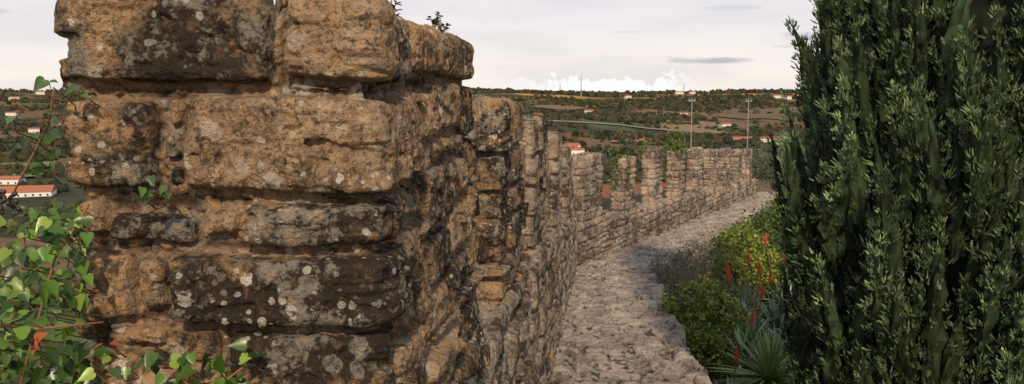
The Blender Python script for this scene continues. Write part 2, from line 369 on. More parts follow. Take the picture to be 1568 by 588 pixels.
def near_layout(s,t,P):
    ws=s+.017*(fbm(P*9,4,1)-.5)*2+.006*(vn(P*45,2)-.5);wt=t+.013*(fbm(P*7+7,4,4)-.5)*2+.006*(vn(P*45+3,6)-.5)
    best=np.full(s.shape,-1.);idn=np.zeros(s.shape);H=np.zeros(s.shape);tl=np.zeros(s.shape)
    for k,(s0,s1,t0,t1,p) in enumerate(ST):
        d=rrect(np.minimum(ws-s0,s1-ws)-.004,np.minimum(wt-t0,t1-wt)-.004,.013)
        m=d>best;q=(k*.6180339+.13)%1
        best=np.where(m,d,best);idn=np.where(m,q,idn);H=np.where(m,p,H)
        tl=np.where(m,((ws-s0)/(s1-s0)-.5)*(q-.5)*.03+(wt-t0-.08)*(((k*.37)%1)-.5)*.12*(t1<5),tl)
    fc=facets(ws/.12+idn*7,wt/.08+idn*3,12)*.011+facets(ws/.04+idn*7,wt/.03,15)*.0028
    f1,f2,vid=voro(ws/.035,wt/.022,9);peb=ss(.02,.35,f2-f1)
    h=ss(-.002,.007,best)*(H*1.0+tl+fc)+ss(.0,.025,best)*H*.25+(best<0)*peb*.009*(vid>.4)-.018
    mk=ss(-.003,.004,best);mk=np.maximum(mk,(best<0)*peb*(vid>.7)*.9);idn=np.where(best<0,vid,idn)
    lo,ml,il,dl=rl(s,t,P)
    use=(t<-.60)|(s>2.03)
    return np.where(use,lo,h),np.where(use,ml,mk),np.where(use,il,idn),np.where(use,dl,best)

wall=bpy.data.objects.new('crenellated_castle_wall',None);scene.collection.objects.link(wall)
T=.59
def wp(y): return (float(wallx(y)),y)
y0,y1=1.67,2.93
def m1top(x,y): return .17+np.interp(y,[1.6,1.75,1.9,2.2,3],[.03,.0,-.01,.005,.0])+np.interp(x,[-.9,-.8,-.5,-.47,-.44,-.3],[.0,.03,.03,-.0,.025,.0])*(y<1.95)
T1=.575
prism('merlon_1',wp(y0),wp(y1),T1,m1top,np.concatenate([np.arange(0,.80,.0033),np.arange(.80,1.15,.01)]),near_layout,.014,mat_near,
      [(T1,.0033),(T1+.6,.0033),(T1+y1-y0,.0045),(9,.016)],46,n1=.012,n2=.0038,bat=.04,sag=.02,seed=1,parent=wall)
def mlayout(seed,Ls,zt): return random_layout(seed,.13,.26,.20,.44,-6,1,Ls*2+3,edge=.012,prot=.034,warp=.016,gap=.011,top=zt)
M=[(4.02,5.05,-.045,.0),(6.15,7.5,-.185,-.02),(8.75,9.75,-.42,.0),(10.95,11.9,-.68,.02),(13.0,14.0,-.95,.0)]
for i,(ya,yb,zt,off) in enumerate(M):
    a=wp(ya);b=wp(yb);a=(a[0]+off-.02,a[1]);b=(b[0]+off-.02,b[1]);q=.008 if i<2 else .016
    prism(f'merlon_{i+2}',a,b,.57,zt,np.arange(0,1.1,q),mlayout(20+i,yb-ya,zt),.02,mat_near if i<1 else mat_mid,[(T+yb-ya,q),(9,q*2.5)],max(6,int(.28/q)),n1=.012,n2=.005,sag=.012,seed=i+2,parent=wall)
S2=[(15.35,16.25,-1.06),(17.5,18.15,-1.26),(19.4,20.0,-1.16),(21.25,21.8,-1.34),(23.05,23.6,-1.40),(24.8,25.3,-1.52),(26.5,27.0,-1.60),(28.2,28.7,-1.74),(29.9,30.4,-1.82)]
for i,(ya,yb,zt) in enumerate(S2):
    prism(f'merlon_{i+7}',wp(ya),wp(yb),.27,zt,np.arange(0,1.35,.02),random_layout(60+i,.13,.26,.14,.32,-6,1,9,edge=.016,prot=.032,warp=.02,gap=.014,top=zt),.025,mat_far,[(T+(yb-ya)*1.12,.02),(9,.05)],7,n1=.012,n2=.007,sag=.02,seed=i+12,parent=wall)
def sill1(x,y): return np.interp(y,[-6,0,3,3.4,7,11,15],[-.75,-.80,-.86,-.95,-1.2,-1.68,-2.15])
def sill2(x,y): return np.interp(y,[15,20,31],[-2.28,-2.48,-3.0])
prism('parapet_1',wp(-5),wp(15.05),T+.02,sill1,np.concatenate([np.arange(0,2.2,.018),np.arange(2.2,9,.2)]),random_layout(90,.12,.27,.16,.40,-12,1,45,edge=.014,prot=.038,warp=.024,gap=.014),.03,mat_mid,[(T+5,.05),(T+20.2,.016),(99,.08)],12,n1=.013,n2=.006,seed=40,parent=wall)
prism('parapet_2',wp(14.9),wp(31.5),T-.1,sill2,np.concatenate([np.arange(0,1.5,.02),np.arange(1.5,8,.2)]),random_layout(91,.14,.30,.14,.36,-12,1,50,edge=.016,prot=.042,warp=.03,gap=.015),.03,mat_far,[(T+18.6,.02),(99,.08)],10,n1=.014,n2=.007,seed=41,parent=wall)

# ---------------------------------------------------------------- wall walk
ys=np.concatenate([np.arange(-5,5,.06),np.arange(5,15,.02),np.arange(15,32,.03)]);lx=wallx(ys)-.06
W=np.interp(ys,[-5,7,14,16.5,32],[1.5,1.46,1.44,1.35,1.25]);acr=np.linspace(0,1,84);na=84
vdown=np.array([.03,.08,.15,.25,.4,.6,.9,1.3])
PX=[];PY=[];PZ=[]
for i,(yy,x0,ww) in enumerate(zip(ys,lx,W)):
    k=float(ss(14.3,15.7,np.array(yy)))*.485; 
    ax=x0+ww*acr*(1+.05*k);ay=yy-ww*acr*k*.8
    PX.append(np.concatenate([ax,np.full(8,ax[-1])+.03*vdown/.4]));PY.append(np.concatenate([ay,np.full(8,ay[-1])]))
    PZ.append(np.concatenate([np.full(na,walkz(yy)),walkz(yy)-vdown]))
PX,PY,PZ=[np.array(q).ravel() for q in(PX,PY,PZ)]
P=np.stack([PX,PY,PZ],1);wx=PX+.30*(fbm(P*2.6,4,3)-.5);wy=PY+.32*(fbm(P*2.6+4,4,6)-.5)
f1,f2,vid,ox,oy=voro(wx/.30,wy/.22,21,1.,True);g1,g2,gid=voro(wx/.12,wy/.08,27,1.)
edge=ss(.0,.13,f2-f1);e2=ss(.0,.20,g2-g1)
sm=ss(.47,.55,fbm(P*1.7,3,33));worn=ss(.34,.50,fbm(P*2.2+8,3,43))
eg=(sm*.8*e2+(1-sm)*edge);eg=1-(1-eg)*(.35+.65*worn);idd=np.where(sm>.5,gid,vid)
top=np.tile(np.concatenate([np.ones(na),np.zeros(8)]),len(ys));rimm=np.tile(np.concatenate([ss(.82,.97,acr),np.ones(8)]),len(ys))
fcw=ox*(((vid*17.3)%1)-.5)*.08+oy*(((vid*41.7)%1)-.3)*.10
hz=eg*(.024+.055*idd)+(1-sm)*fcw+.045*(fbm(P*5,4,8)-.5)+.042*(fbm(P*18,4,9)-.5)+.07*(fbm(P*[1.2,1.6,0],2,10)-.5)+rimm*.035*idd
P[:,2]+=hz
P[:,0]+=(1-top)*(.10*(fbm(P*6,3,2)-.5))+rimm*top*.12*(fbm(P*[0,3.2,0]+2,3,2)-.5)+(1-top)*.12*(fbm(P*[0,3.2,0]+2,3,2)-.5)
cav=np.clip(.12+.56*eg+(fbm(P*18,4,9)-.5)*1.9,0,1)
mat_walk=stone_mat('wall_walk_paving',(.50,.43,.385),(.36,.31,.285),(.60,.53,.47),(.32,.26,.22),dark=.55,fine=.8,lich=.5,grey=.25,och=.3,crev=.85)
mesh_obj('wall_walk_path',P,grid_faces(len(ys),na+8,False)[:,::-1].copy(),mat_walk,col=np.stack([ss(.02,.2,eg),idd,cav],1))

# ---------------------------------------------------------------- leaves
def unit(v): return v/np.maximum(np.linalg.norm(v,axis=1,keepdims=True),1e-9)
def leaves(name,pos,nrm,tip,size,col,tmpl,tf,mat,parent=None,smooth=False):
    pos=np.asarray(pos);n=unit(nrm);t=unit(tip-n*(tip*n).sum(1,keepdims=True));b=np.cross(n,t)
    tm=np.asarray(tmpl,float);K=len(tm)
    V=pos[:,None]+size[:,None,None]*(tm[None,:,0:1]*b[:,None]+tm[None,:,1:2]*t[:,None]+tm[None,:,2:3]*n[:,None])
    F=(np.asarray(tf)[None]+np.arange(len(pos))[:,None,None]*K).reshape(-1,len(tf[0]))
    return mesh_obj(name,V.reshape(-1,3),F,mat,col=np.repeat(col,K,0),smooth=smooth,parent=parent)
OVAL=([(0,0,0),(.28,.35,.06),(.22,.72,.04),(0,1,-.06),(-.22,.72,.04),(-.28,.35,.06)],[[0,1,2,3],[0,3,4,5]])
THIN=([(0,0,0),(.1,.4,.0),(0,1,-.1),(-.1,.4,.0)],[[0,1,2,3]])
def shape_heart():
    pts=[(.16,-.08),(.36,-.02),(.44,.2),(.34,.48),(.16,.80),(0,1.12),(-.16,.80),(-.34,.48),(-.44,.2),(-.36,-.02),(-.16,-.08)]
    V=[(0,.0,-.02),(0,.35,-.05),(0,.7,-.05)]+[(x,y,.10*abs(x)*1.9-.16*max(0,y-.5)**2) for x,y in pts]
    F=[[0,3,4],[0,4,5],[0,5,1],[1,5,6],[1,6,2],[2,6,7],[2,7,8],[2,8,9],[2,9,10],[2,10,1],[1,10,11],[1,11,0],[0,11,12],[0,12,13]]
    return V,F
HEART=shape_heart()
def palette(n,cols,r,br=.35):
    c=np.array(cols)[r.integers(0,len(cols),n)];return c*(1+br*(r.random((n,1))*2-1))
mleaf=leaf_mat('shrub_leaf',.55,.3,.3);mivy=leaf_mat('glossy_ivy_leaf',.32,.25,.5)
mcyp=leaf_mat('cypress_foliage',.75,0,.12);mtree=leaf_mat('tree_crown',.9,0,.1);mbark=plain('bark',(.16,.11,.075),.95,.4,20)
mtwig=plain('red_brown_twig',(.28,.12,.06),.6,.3,30)
def cloud_pts(ells,n,r,gap=.0,inner=.55,fq=4):
    v=np.array([e[3]*e[4]*e[5] for e in ells])**.67;cnt=(n*v/v.sum()*1.6).astype(int);O=[];D=[]
    for e,k in zip(ells,cnt):
        d=unit(r.normal(size=(k,3)));rr=inner+(1-inner)*r.random(k)**.6+.12*np.abs(r.normal(size=k))*(r.random(k)<.3)
        p=d*rr[:,None];bump=.62+.85*fbm(d*2.8+e[0],3,int(abs(e[1])*10)%97);p=p*bump[:,None]
        O.append(np.array(e[:3])+p*np.array(e[3:6]));D.append(d)
    O=np.concatenate(O);D=np.concatenate(D);m=fbm(O*fq,3,77)>(.38+gap)
    return O[m][:n*2],D[m][:n*2]
def shrub(name,ells,n,size,cols,shape=OVAL,seed=0,gap=0.,up=.3,fq=4,base=None,mat=None,br=.35):
    r=np.random.default_rng(seed);O,D=cloud_pts(ells,n,r,gap,fq=fq);k=len(O)
    root=bpy.data.objects.new(name,None);scene.collection.objects.link(root)
    nr=unit(D*.7+r.normal(size=(k,3))*.7+[0,0,.3]);tp=D+r.normal(size=(k,3))*.6+[0,0,up]
    col=palette(k,cols,r,br)*(.5+1.0*fbm(O*fq*.9,2,5))[:,None]
    leaves('foliage',O,nr,tp,size*(.6+.8*r.random(k)),col,shape[0],shape[1],mat or mleaf,parent=root)
    b=MB()
    for e in ells:
        gz=base if base is not None else float(terrain(np.array([e[0]]),np.array([e[1]]))[0])-.1
        for q in range(4):
            tgt=np.array(e[:3])+unit(r.normal(size=(1,3)))[0]*np.array(e[3:6])*.6
            p0=np.array([e[0]+r.uniform(-.1,.1),e[1]+r.uniform(-.1,.1),gz]);md=(p0+tgt)/2+r.normal(size=3)*.06
            b.tube([p0,md,tgt],[.022*max(1,e[3]),.014*max(1,e[3]),.005],k=5)
    b.obj('stems',mbark,smooth=True,parent=root);return root

YG=[(.23,.30,.045),(.30,.35,.065),(.12,.20,.035),(.36,.37,.085),(.085,.14,.03)]
shrub('yellow_green_shrub',[(2.28,10.4,-2.60,.38,.42,.34),(2.15,9.8,-2.87,.28,.3,.22),(2.55,10.3,-2.82,.36,.4,.40),(2.35,9.7,-3.0,.28,.3,.28)],5500,.050,YG,seed=1,fq=6)
shrub('yellow_green_shrub',[(3.85,14.2,-2.60,.44,.42,.44),(4.2,14.0,-2.9,.45,.4,.35),(3.6,13.8,-3.0,.3,.3,.3)],4500,.060,YG,seed=2)
GO=[(.20,.19,.12),(.14,.14,.08),(.27,.24,.17),(.12,.12,.07)]
shrub('grey_olive_shrub',[(2.75,14.2,-2.85,.42,.4,.28),(3.2,14.0,-2.75,.5,.5,.36),(2.6,13.2,-2.95,.35,.45,.25),(3.3,12.6,-3.1,.5,.6,.4),(3.9,15.6,-2.9,.6,.6,.4)],9000,.06,GO,shape=THIN,seed=3,gap=.05)
GR=[(.07,.12,.028),(.095,.155,.036),(.045,.082,.02),(.14,.185,.048)]
shrub('green_garden_shrub',[(5.3,17.5,-3.1,.8,.8,.55),(6.3,19.5,-3.25,.9,.9,.6),(5.0,16.2,-3.4,.6,.6,.5),(7.2,21.0,-3.2,1.0,1.0,.75)],10000,.075,GR,seed=4)
shrub('green_garden_shrub',[(8.4,23.5,-3.3,1.1,1.2,.75),(9.3,25.5,-3.3,1.0,1.2,.7),(9.6,28.0,-3.6,.8,1.0,.6),(7.9,25.2,-3.7,.5,.8,.4)],10000,.09,GR+YG[:1],seed=5)
shrub('green_garden_shrub',[(4.9,13.9,-3.2,.5,.6,.4),(5.1,14.6,-3.1,.7,.6,.5),(5.6,13.0,-3.2,.9,.9,.5)],6000,.065,[(.06,.10,.03),(.09,.13,.04)],seed=6)

def olive(x,y,h,rx,seed,name='olive_tree'):
    r=np.random.default_rng(seed);gz=float(terrain(np.array([x]),np.array([y]))[0])-.1
    root=bpy.data.objects.new(name,None);scene.collection.objects.link(root)
    zc=gz+h*.62;ells=[(x+r.uniform(-.6,.6)*rx,y+r.uniform(-.6,.6)*rx,zc+r.uniform(-.3,.35)*h*.6,rx*r.uniform(.4,.6),rx*r.uniform(.4,.6),h*.24) for q in range(8)]
    b=MB();b.tube([(x,y,gz),(x+.08,y,gz+h*.2),(x,y+.05,gz+h*.38)],[.2,.16,.13],k=8)
    for e in ells: b.tube([(x,y+.05,gz+h*.34),((x+e[0])/2,(y+e[1])/2,gz+h*.5),e[:3]],[.09,.06,.02])
    b.obj('trunk',mbark,smooth=True,parent=root)
    O,D=cloud_pts(ells,5000,r,.03,.3,2.2);k=len(O)
    leaves('foliage',O,D+r.normal(size=(k,3)),D+r.normal(size=(k,3))*.7,.15*(.6+.8*r.random(k)),palette(k,[(.18,.20,.13),(.13,.15,.09),(.24,.26,.18),(.09,.11,.06)],r),THIN[0],THIN[1],mleaf,parent=root)
for q in [(11.3,36,3.1,1.7,1),(13.2,39,3.3,1.9,2),(15.5,37,3.2,1.9,3),(12.4,33,2.5,1.3,4),(15.2,44,3.4,2.1,5),(19,41,3.6,2.2,6),(11.2,31.2,1.9,1.1,7)]: olive(*q)

# ---------------------------------------------------------------- cypress
def cypress(cx,cy,seed,zb,ztp,rmax,npl,ntuft,nneed):
    r=np.random.default_rng(seed);root=bpy.data.objects.new('cypress_tree',None);scene.collection.objects.link(root)
    gz=float(terrain(np.array([cx]),np.array([cy]))[0])-.2
    prof=lambda f: rmax*np.interp(f,[0,.08,.3,.42,.6,.8,1],[.80,.93,1.,.90,.60,.38,.05])
    b=MB();b.tube([(cx,cy,gz),(cx+.03,cy,gz+1.5),(cx,cy,zb+(ztp-zb)*.6),(cx,cy,ztp-.4)],[.24,.2,.1,.02],k=10);b.obj('trunk',mbark,smooth=True,parent=root)
    f=np.linspace(0,1,160);a=np.linspace(0,2*math.pi,220,endpoint=False);AA,FF=np.meshgrid(a,f);AA=AA.ravel();FF=FF.ravel()
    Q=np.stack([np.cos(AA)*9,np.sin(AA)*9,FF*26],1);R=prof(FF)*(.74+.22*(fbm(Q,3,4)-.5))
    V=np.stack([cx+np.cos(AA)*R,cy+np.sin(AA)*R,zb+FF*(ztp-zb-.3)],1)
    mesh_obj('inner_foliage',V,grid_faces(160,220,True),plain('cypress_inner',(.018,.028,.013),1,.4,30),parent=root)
    # flame-shaped upright plumes that peel away from the body at their tips
    q=np.arange(npl);fz=((q+.5)/npl)**1.05*.96;pa=(q*2.399963+r.uniform(-.2,.2,npl))%(2*math.pi)
    base=prof(fz)*r.uniform(.91,1.07,npl)
    rr=base*r.uniform(.80,.94,npl);PL=r.uniform(.55,1.2,npl);PR=r.uniform(.075,.125,npl)*np.interp(fz,[0,.6,1],[1.1,1,.6])
    pb=np.stack([cx+np.cos(pa)*rr,cy+np.sin(pa)*rr,zb+fz*(ztp-zb)-PL*.5],1)
    outd=np.stack([np.cos(pa),np.sin(pa),0*pa],1)
    ax=unit(np.stack([0*pa,0*pa,1+0*pa],1)+outd*r.uniform(.02,.24,(npl,1))+r.normal(size=(npl,3))*.06)
    bend=r.normal(size=(npl,3))*.07
    tint=.55+.9*r.random(npl)
    hs=np.linspace(0,.94,12);K=9;pr_=np.interp(hs,[0,.12,.35,.7,.94],[.3,.75,.9,.55,.06])
    g1=unit(np.cross(ax,np.array([[1.,.2,0]])));g2=np.cross(ax,g1);th=np.arange(K)*2*math.pi/K
    jit=.45+.9*r.random((npl,12,K,1))
    V=pb[:,None,None]+(ax[:,None,None]*(hs[None,:,None,None]*PL[:,None,None,None]))+bend[:,None,None]*((hs**2)[None,:,None,None]*PL[:,None,None,None])+(g1[:,None,None]*np.cos(th)[None,None,:,None]+g2[:,None,None]*np.sin(th)[None,None,:,None])*(pr_[None,:,None,None]*PR[:,None,None,None]*.58*jit)
    F=(grid_faces(12,K,True)[None]+np.arange(npl)[:,None,None]*12*K).reshape(-1,4)
    cc=np.repeat(np.array([[.030,.050,.023]])*tint[:,None],12*K,0)*(.3+1.2*r.random((npl*12*K,1)))
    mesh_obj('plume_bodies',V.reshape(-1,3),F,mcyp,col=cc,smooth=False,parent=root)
    face=((outd[:,0]*-.6+outd[:,1]*-.8)>-.30);cnt=np.where(face,(ntuft*PL).astype(int),ntuft//4)
    i=np.repeat(np.arange(npl),cnt);k=len(i);h=r.random(k)**.85
    prof2=np.interp(h,[0,.12,.35,.7,.9,1],[.4,.85,1,.62,.28,.02])
    d=unit(np.cross(r.normal(size=(k,3)),ax[i]));e=.45+.55*r.random(k)**.6
    TO=pb[i]+ax[i]*(h*PL[i])[:,None]+bend[i]*(PL[i]*h*h)[:,None]+d*(prof2*PR[i]*e)[:,None]
    keep=((d*outd[i]).sum(1)>-.35);TO=TO[keep];d=d[keep];i=i[keep];k=len(TO);h=h[keep];e=e[keep]
    td=unit(ax[i]*1.35+d*.65+r.normal(size=(k,3))*.18);ts=.028+.026*r.random(k)
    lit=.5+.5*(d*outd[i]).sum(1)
    tc_=palette(k,[(.105,.168,.080),(.135,.20,.096),(.075,.13,.065),(.18,.235,.118)],r,.24)*(tint[i]*(.48+.70*h)*(.35+.75*e)*(.60+.48*lit))[:,None]  # tips paler as new growth; inner shade and outer highlights painted into colour
    br=r.random(k)<.004;tc_[br]=[.18,.12,.07]
    j=np.repeat(np.arange(k),nneed);n=len(j);u=r.random(n)
    side=r.normal(size=(n,3));O=TO[j]+td[j]*((u*.9-.3)*ts[j])[:,None]+side*(.22*ts[j])[:,None]
    dr=unit(td[j]*1.0+unit(side)*.45)
    L=ts[j]*(.45+.55*r.random(n));w_=.0045+.0022*r.random(n)
    sd_=unit(np.cross(dr,r.normal(size=(n,3))))
    V=np.stack([O-sd_*w_[:,None],O+sd_*w_[:,None],O+dr*(L*.65)[:,None]+sd_*(w_*.8)[:,None],O+dr*L[:,None]],1)
    F=(np.array([[0,1,2,3]])[None]+np.arange(n)[:,None,None]*4).reshape(-1,4)
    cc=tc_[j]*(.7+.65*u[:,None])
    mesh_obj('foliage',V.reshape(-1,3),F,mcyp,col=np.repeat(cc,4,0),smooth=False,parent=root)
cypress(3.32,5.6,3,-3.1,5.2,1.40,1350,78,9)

# ---------------------------------------------------------------- aloes
maloe=leaf_mat('aloe_leaf',.5,0,.35);mfl=plain('red_aloe_flower',(.70,.06,.025),.6,.2,60);mstalk=plain('flower_stalk',(.20,.13,.07))
def aloe(x,y,r_,n,seed,wid=.055,cols=((.17,.28,.19),(.24,.34,.23),(.12,.21,.11)),flowers=(),droop=.5,dz=0.):
    r=np.random.default_rng(seed);gz=float(terrain(np.array([x]),np.array([y]))[0])+.05+dz
    root=bpy.data.objects.new('aloe_plant',None);scene.collection.objects.link(root)
    V=[];F=[];C=[];S=7
    for q in range(n):
        az=q*2.39996+r.uniform(-.2,.2);f=(q+.5)/n;e0=math.radians(15+68*f+r.uniform(-8,8));L=r_*(1.0-.25*f)*r.uniform(.85,1.1)
        w=r_*wid*r.uniform(.85,1.2);p=np.array([x+math.cos(az)*.03,y+math.sin(az)*.03,gz+.12*f+.05]);el=e0;n0=len(V)
        c=np.array(cols[r.integers(len(cols))])*r.uniform(.75,1.25)
        for s in range(S):
            t=s/(S-1);wd=w*(1-t**1.6)*(1 if t>0 else .8);sd=np.array([-math.sin(az),math.cos(az),0])
            upv=np.array([-math.cos(az)*math.sin(el),-math.sin(az)*math.sin(el),math.cos(el)])
            V+=[p+sd*wd+upv*wd*.35,p-upv*wd*.25,p-sd*wd+upv*wd*.35];C+=[c]*3
            if s<S-1:
                a=n0+s*3;F+=[[a,a+1,a+4,a+3],[a+1,a+2,a+5,a+4]]
            el-=droop*(1/(S-1))*(1.2 if t<.5 else .3)*(1.3-f)
            p=p+L/(S-1)*np.array([math.cos(az)*math.cos(el),math.sin(az)*math.cos(el),math.sin(el)])
    mesh_obj('leaves',np.array(V),F,maloe,col=np.array(C),parent=root)
    if flowers:
        b=MB()
        for (dx,dy,h) in flowers:
            b.tube([(x,y,gz+.1),(x+dx*.6,y+dy*.6,gz+h*.5),(x+dx,y+dy,gz+h)],[.009,.008,.006],1,5)
            for k in range(44):
                t=k/44;a=k*2.4;rr=.030*(1-t)**.8+.003;z=gz+h-.03+t*.15
                o=np.array([x+dx,y+dy,z]);dd=np.array([math.cos(a),math.sin(a),-.7+1.4*t])
                b.tube([o,o+dd*(rr+.005)],[.006,.004],0,4)
        b.obj('flower_spikes',[mfl,mstalk],parent=root)
YA=((.26,.35,.13),(.34,.42,.16),(.17,.26,.10))
aloe(2.72,8.75,.74,110,1,.026,YA,droop=.8,dz=.30)
aloe(3.1,8.0,.6,70,11,.03,YA,droop=.75,dz=.1)
aloe(2.15,7.7,.45,26,2,.075,flowers=[(.05,0,.50)],dz=.05)
aloe(2.25,8.5,.42,24,12,.075,flowers=[(.05,0,.62)],dz=.1)
k=0
for (x,y,r_,fl) in [(2.95,10.2,.55,[(.1,0,.82)]),(3.4,10.0,.55,[(.1,.1,.72)]),(3.2,11.2,.55,[(-.3,0,.86),(.1,0,.95)]),(3.65,11.5,.6,[(.1,.1,1.0),(-.1,0,.8)]),
    (3.0,12.1,.5,[(.1,0,.85)]),(4.1,12.3,.6,[(-.1,0,1.05),(.2,0,1.2)]),(3.85,10.6,.55,[(-.1,0,.8)]),(4.2,11.2,.5,[(0,0,1.1)]),(2.65,9.5,.5,[(.1,0,.62)]),(3.4,9.2,.55,[]),(3.1,9.6,.5,[]),(4.4,13.6,.55,[(0,0,1.3),(-.3,0,1.1)]),(3.55,12.6,.5,[(0,0,.95)]),(3.8,9.9,.5,[]),(2.85,11.0,.5,[(0,0,.9)])]:
    k+=1;aloe(x,y,r_,28,20+k,.075,flowers=fl,dz=.28)
r=np.random.default_rng(55);n=26000;gx=r.uniform(1.6,9,n);gy=r.uniform(5,30,n);ok=(gx>wallx(gy)+1.5);gx,gy=gx[ok],gy[ok];n=len(gx)
gz=terrain(gx,gy)+r.random(n)*.18
leaves('garden_ground_cover',P3(gx,gy,gz),r.normal(size=(n,3))+[0,0,.6],r.normal(size=(n,3))+[0,0,.8],.07+.09*r.random(n),palette(n,[(.06,.09,.03),(.10,.12,.05),(.14,.12,.07)],r),THIN[0],THIN[1],mleaf)

# ---------------------------------------------------------------- ivy on the near merlon
def ivy(name,groups,stems,seed,cols,parent=None):
    r=np.random.default_rng(seed);root=bpy.data.objects.new(name,None);scene.collection.objects.link(root)
    O=[];S=[]
    for (x0,x1,y0,y1,z0,z1,n,s0,s1) in groups:
        p=np.stack([r.uniform(x0,x1,n),r.uniform(y0,y1,n),r.uniform(z0,z1,n)],1);O.append(p);S.append(s0+(s1-s0)*r.random(n)**1.4)
    O=np.concatenate(O);S=np.concatenate(S);k=len(O)
    nr=unit(np.array([[.1,-.65,.6]])+r.normal(size=(k,3))*.48);tip=np.array([[0,-.2,-.8]])+r.normal(size=(k,3))*.7
    leaves('leaves',O,nr,tip,S,palette(k,cols,r,.35),HEART[0],HEART[1],mivy,parent=root,smooth=True)
    b=MB()
    for st,rd in stems: b.tube(st,rd,0,6)
    for p in O[::2]:
        b.tube([p,p+np.array([r.uniform(-.02,.02),.03,-.03]),p+np.array([r.uniform(-.04,.04),.07,-.05])],[.0012,.0014,.0016],0,4)
    b.obj('stems',mtwig,smooth=True,parent=root)
IC=[(.085,.18,.025),(.13,.25,.035),(.045,.10,.018),(.21,.31,.05),(.03,.07,.015)]
ivy('climbing_ivy',[(-.99,-.87,1.5,1.75,-.33,-.20,22,.022,.038),(-.90,-.79,1.52,1.62,-.34,-.22,20,.02,.036),(-1.02,-.83,1.48,1.66,-.58,-.33,110,.018,.038),(-.86,-.76,1.52,1.6,-.29,-.21,10,.02,.033),
     (-.84,-.70,1.53,1.59,-.58,-.50,30,.018,.032),(-.70,-.50,1.54,1.59,-.59,-.46,52,.020,.038),(-1.15,-.9,1.55,2.0,-.60,-.25,90,.02,.038)],
    [([(-1.1,1.45,-.36),(-.98,1.5,-.40),(-.88,1.54,-.425),(-.77,1.57,-.42)],[.004,.0035,.003,.0015]),([(-.95,1.55,-.62),(-.9,1.56,-.45),(-.86,1.58,-.3),(-.80,1.6,-.2)],.0025),
     ([(-.85,1.55,-.62),(-.72,1.56,-.55),(-.58,1.56,-.56),(-.5,1.57,-.50)],.0022),([(-1.05,1.5,-.55),(-.98,1.52,-.52),(-.93,1.54,-.57),(-.96,1.54,-.62)],.003)],4,IC)
ivy('ivy_sprig',[(-.90,-.80,1.60,1.66,.0,.035,5,.022,.034),(-.95,-.87,1.6,1.72,-.15,-.03,15,.015,.026),(-.72,-.64,1.58,1.61,-.19,-.14,12,.014,.022)],
    [([(-.98,1.65,-.2),(-.94,1.66,-.12),(-.90,1.66,-.05),(-.96,1.66,-.01)],.002),([(-.9,1.66,-.05),(-.88,1.65,.02)],.0015)],5,[(.05,.10,.03),(.08,.17,.04)])
ivy('red_ivy_leaf',[(-.89,-.84,1.5,1.53,-.46,-.43,3,.022,.028),(-.77,-.75,1.55,1.56,-.46,-.44,2,.014,.018)],[],6,[(.38,.10,.04)])
b=MB()
for q in range(26):
    c=np.array([-.955+rng.uniform(-.018,.018),1.6+rng.uniform(-.015,.015),-.195-rng.uniform(-.02,.02)]);V=[];F=[]
    for i in range(5):
        th=math.pi*i/4
        for j in range(6): V.append(c+.005*np.array([math.sin(th)*math.cos(j*1.047),math.sin(th)*math.sin(j*1.047),math.cos(th)]))
    for i in range(4):
        for j in range(6): F.append([i*6+j,i*6+(j+1)%6,(i+1)*6+(j+1)%6,(i+1)*6+j])
    b.add(V,F)
b.obj('ivy_berries',plain('dark_berry',(.05,.03,.03),.4),smooth=True)
def weed(x,y,z,h,seed):
    r=np.random.default_rng(seed);root=bpy.data.objects.new('wall_top_weed',None);scene.collection.objects.link(root);b=MB();O=[];D=[]
    for q in range(5):
        a=r.uniform(0,6.28);e=np.array([math.cos(a)*h*.35,math.sin(a)*h*.35,h*r.uniform(.6,1)])
        p0=np.array([x,y,z]);b.tube([p0,p0+e*.5+[0,0,.01],p0+e],.0016,0,4)
        for k in range(9):
            t=r.uniform(.3,1);O.append(p0+e*t);D.append(np.array([math.cos(k*2.4),math.sin(k*2.4),.5]))
    b.obj('stems',mtwig,parent=root);O=np.array(O);D=np.array(D)
    leaves('leaves',O,r.normal(size=O.shape)*.4+[0,0,1],D,np.full(len(O),h*.25),palette(len(O),[(.06,.09,.03),(.1,.08,.04)],r),OVAL[0],OVAL[1],mleaf,parent=root)
weed(-.30,2.15,.165,.09,1);weed(-.235,2.6,.19,.07,2);weed(-.22,2.72,.19,.06,3)
def wallivy(yc,z0,z1,half,n,seed):
    r=np.random.default_rng(seed);yy=yc+r.normal(size=n)*half;x=wallx(yy)+r.uniform(-.35,.10,n);z=r.uniform(z0,z1,n)
    m=fbm(np.stack([x*3,yy*3,z*3],1),3,3)>.42;O=np.stack([x,yy,z],1)[m];k=len(O)
    leaves('wall_ivy',O,r.normal(size=(k,3))*.6+[.5,-.6,.4],r.normal(size=(k,3))*.5-[0,0,.6],.05+.05*r.random(k),palette(k,[(.10,.16,.03),(.16,.22,.05),(.06,.10,.02)],r),OVAL[0],OVAL[1],mleaf)
wallivy(17.55,-2.1,-1.0,.06,260,1);wallivy(21.5,-1.4,-1.15,.15,240,2);wallivy(21.6,-1.35,-.8,.12,260,3);wallivy(19.7,-1.3,-1.0,.15,120,5)

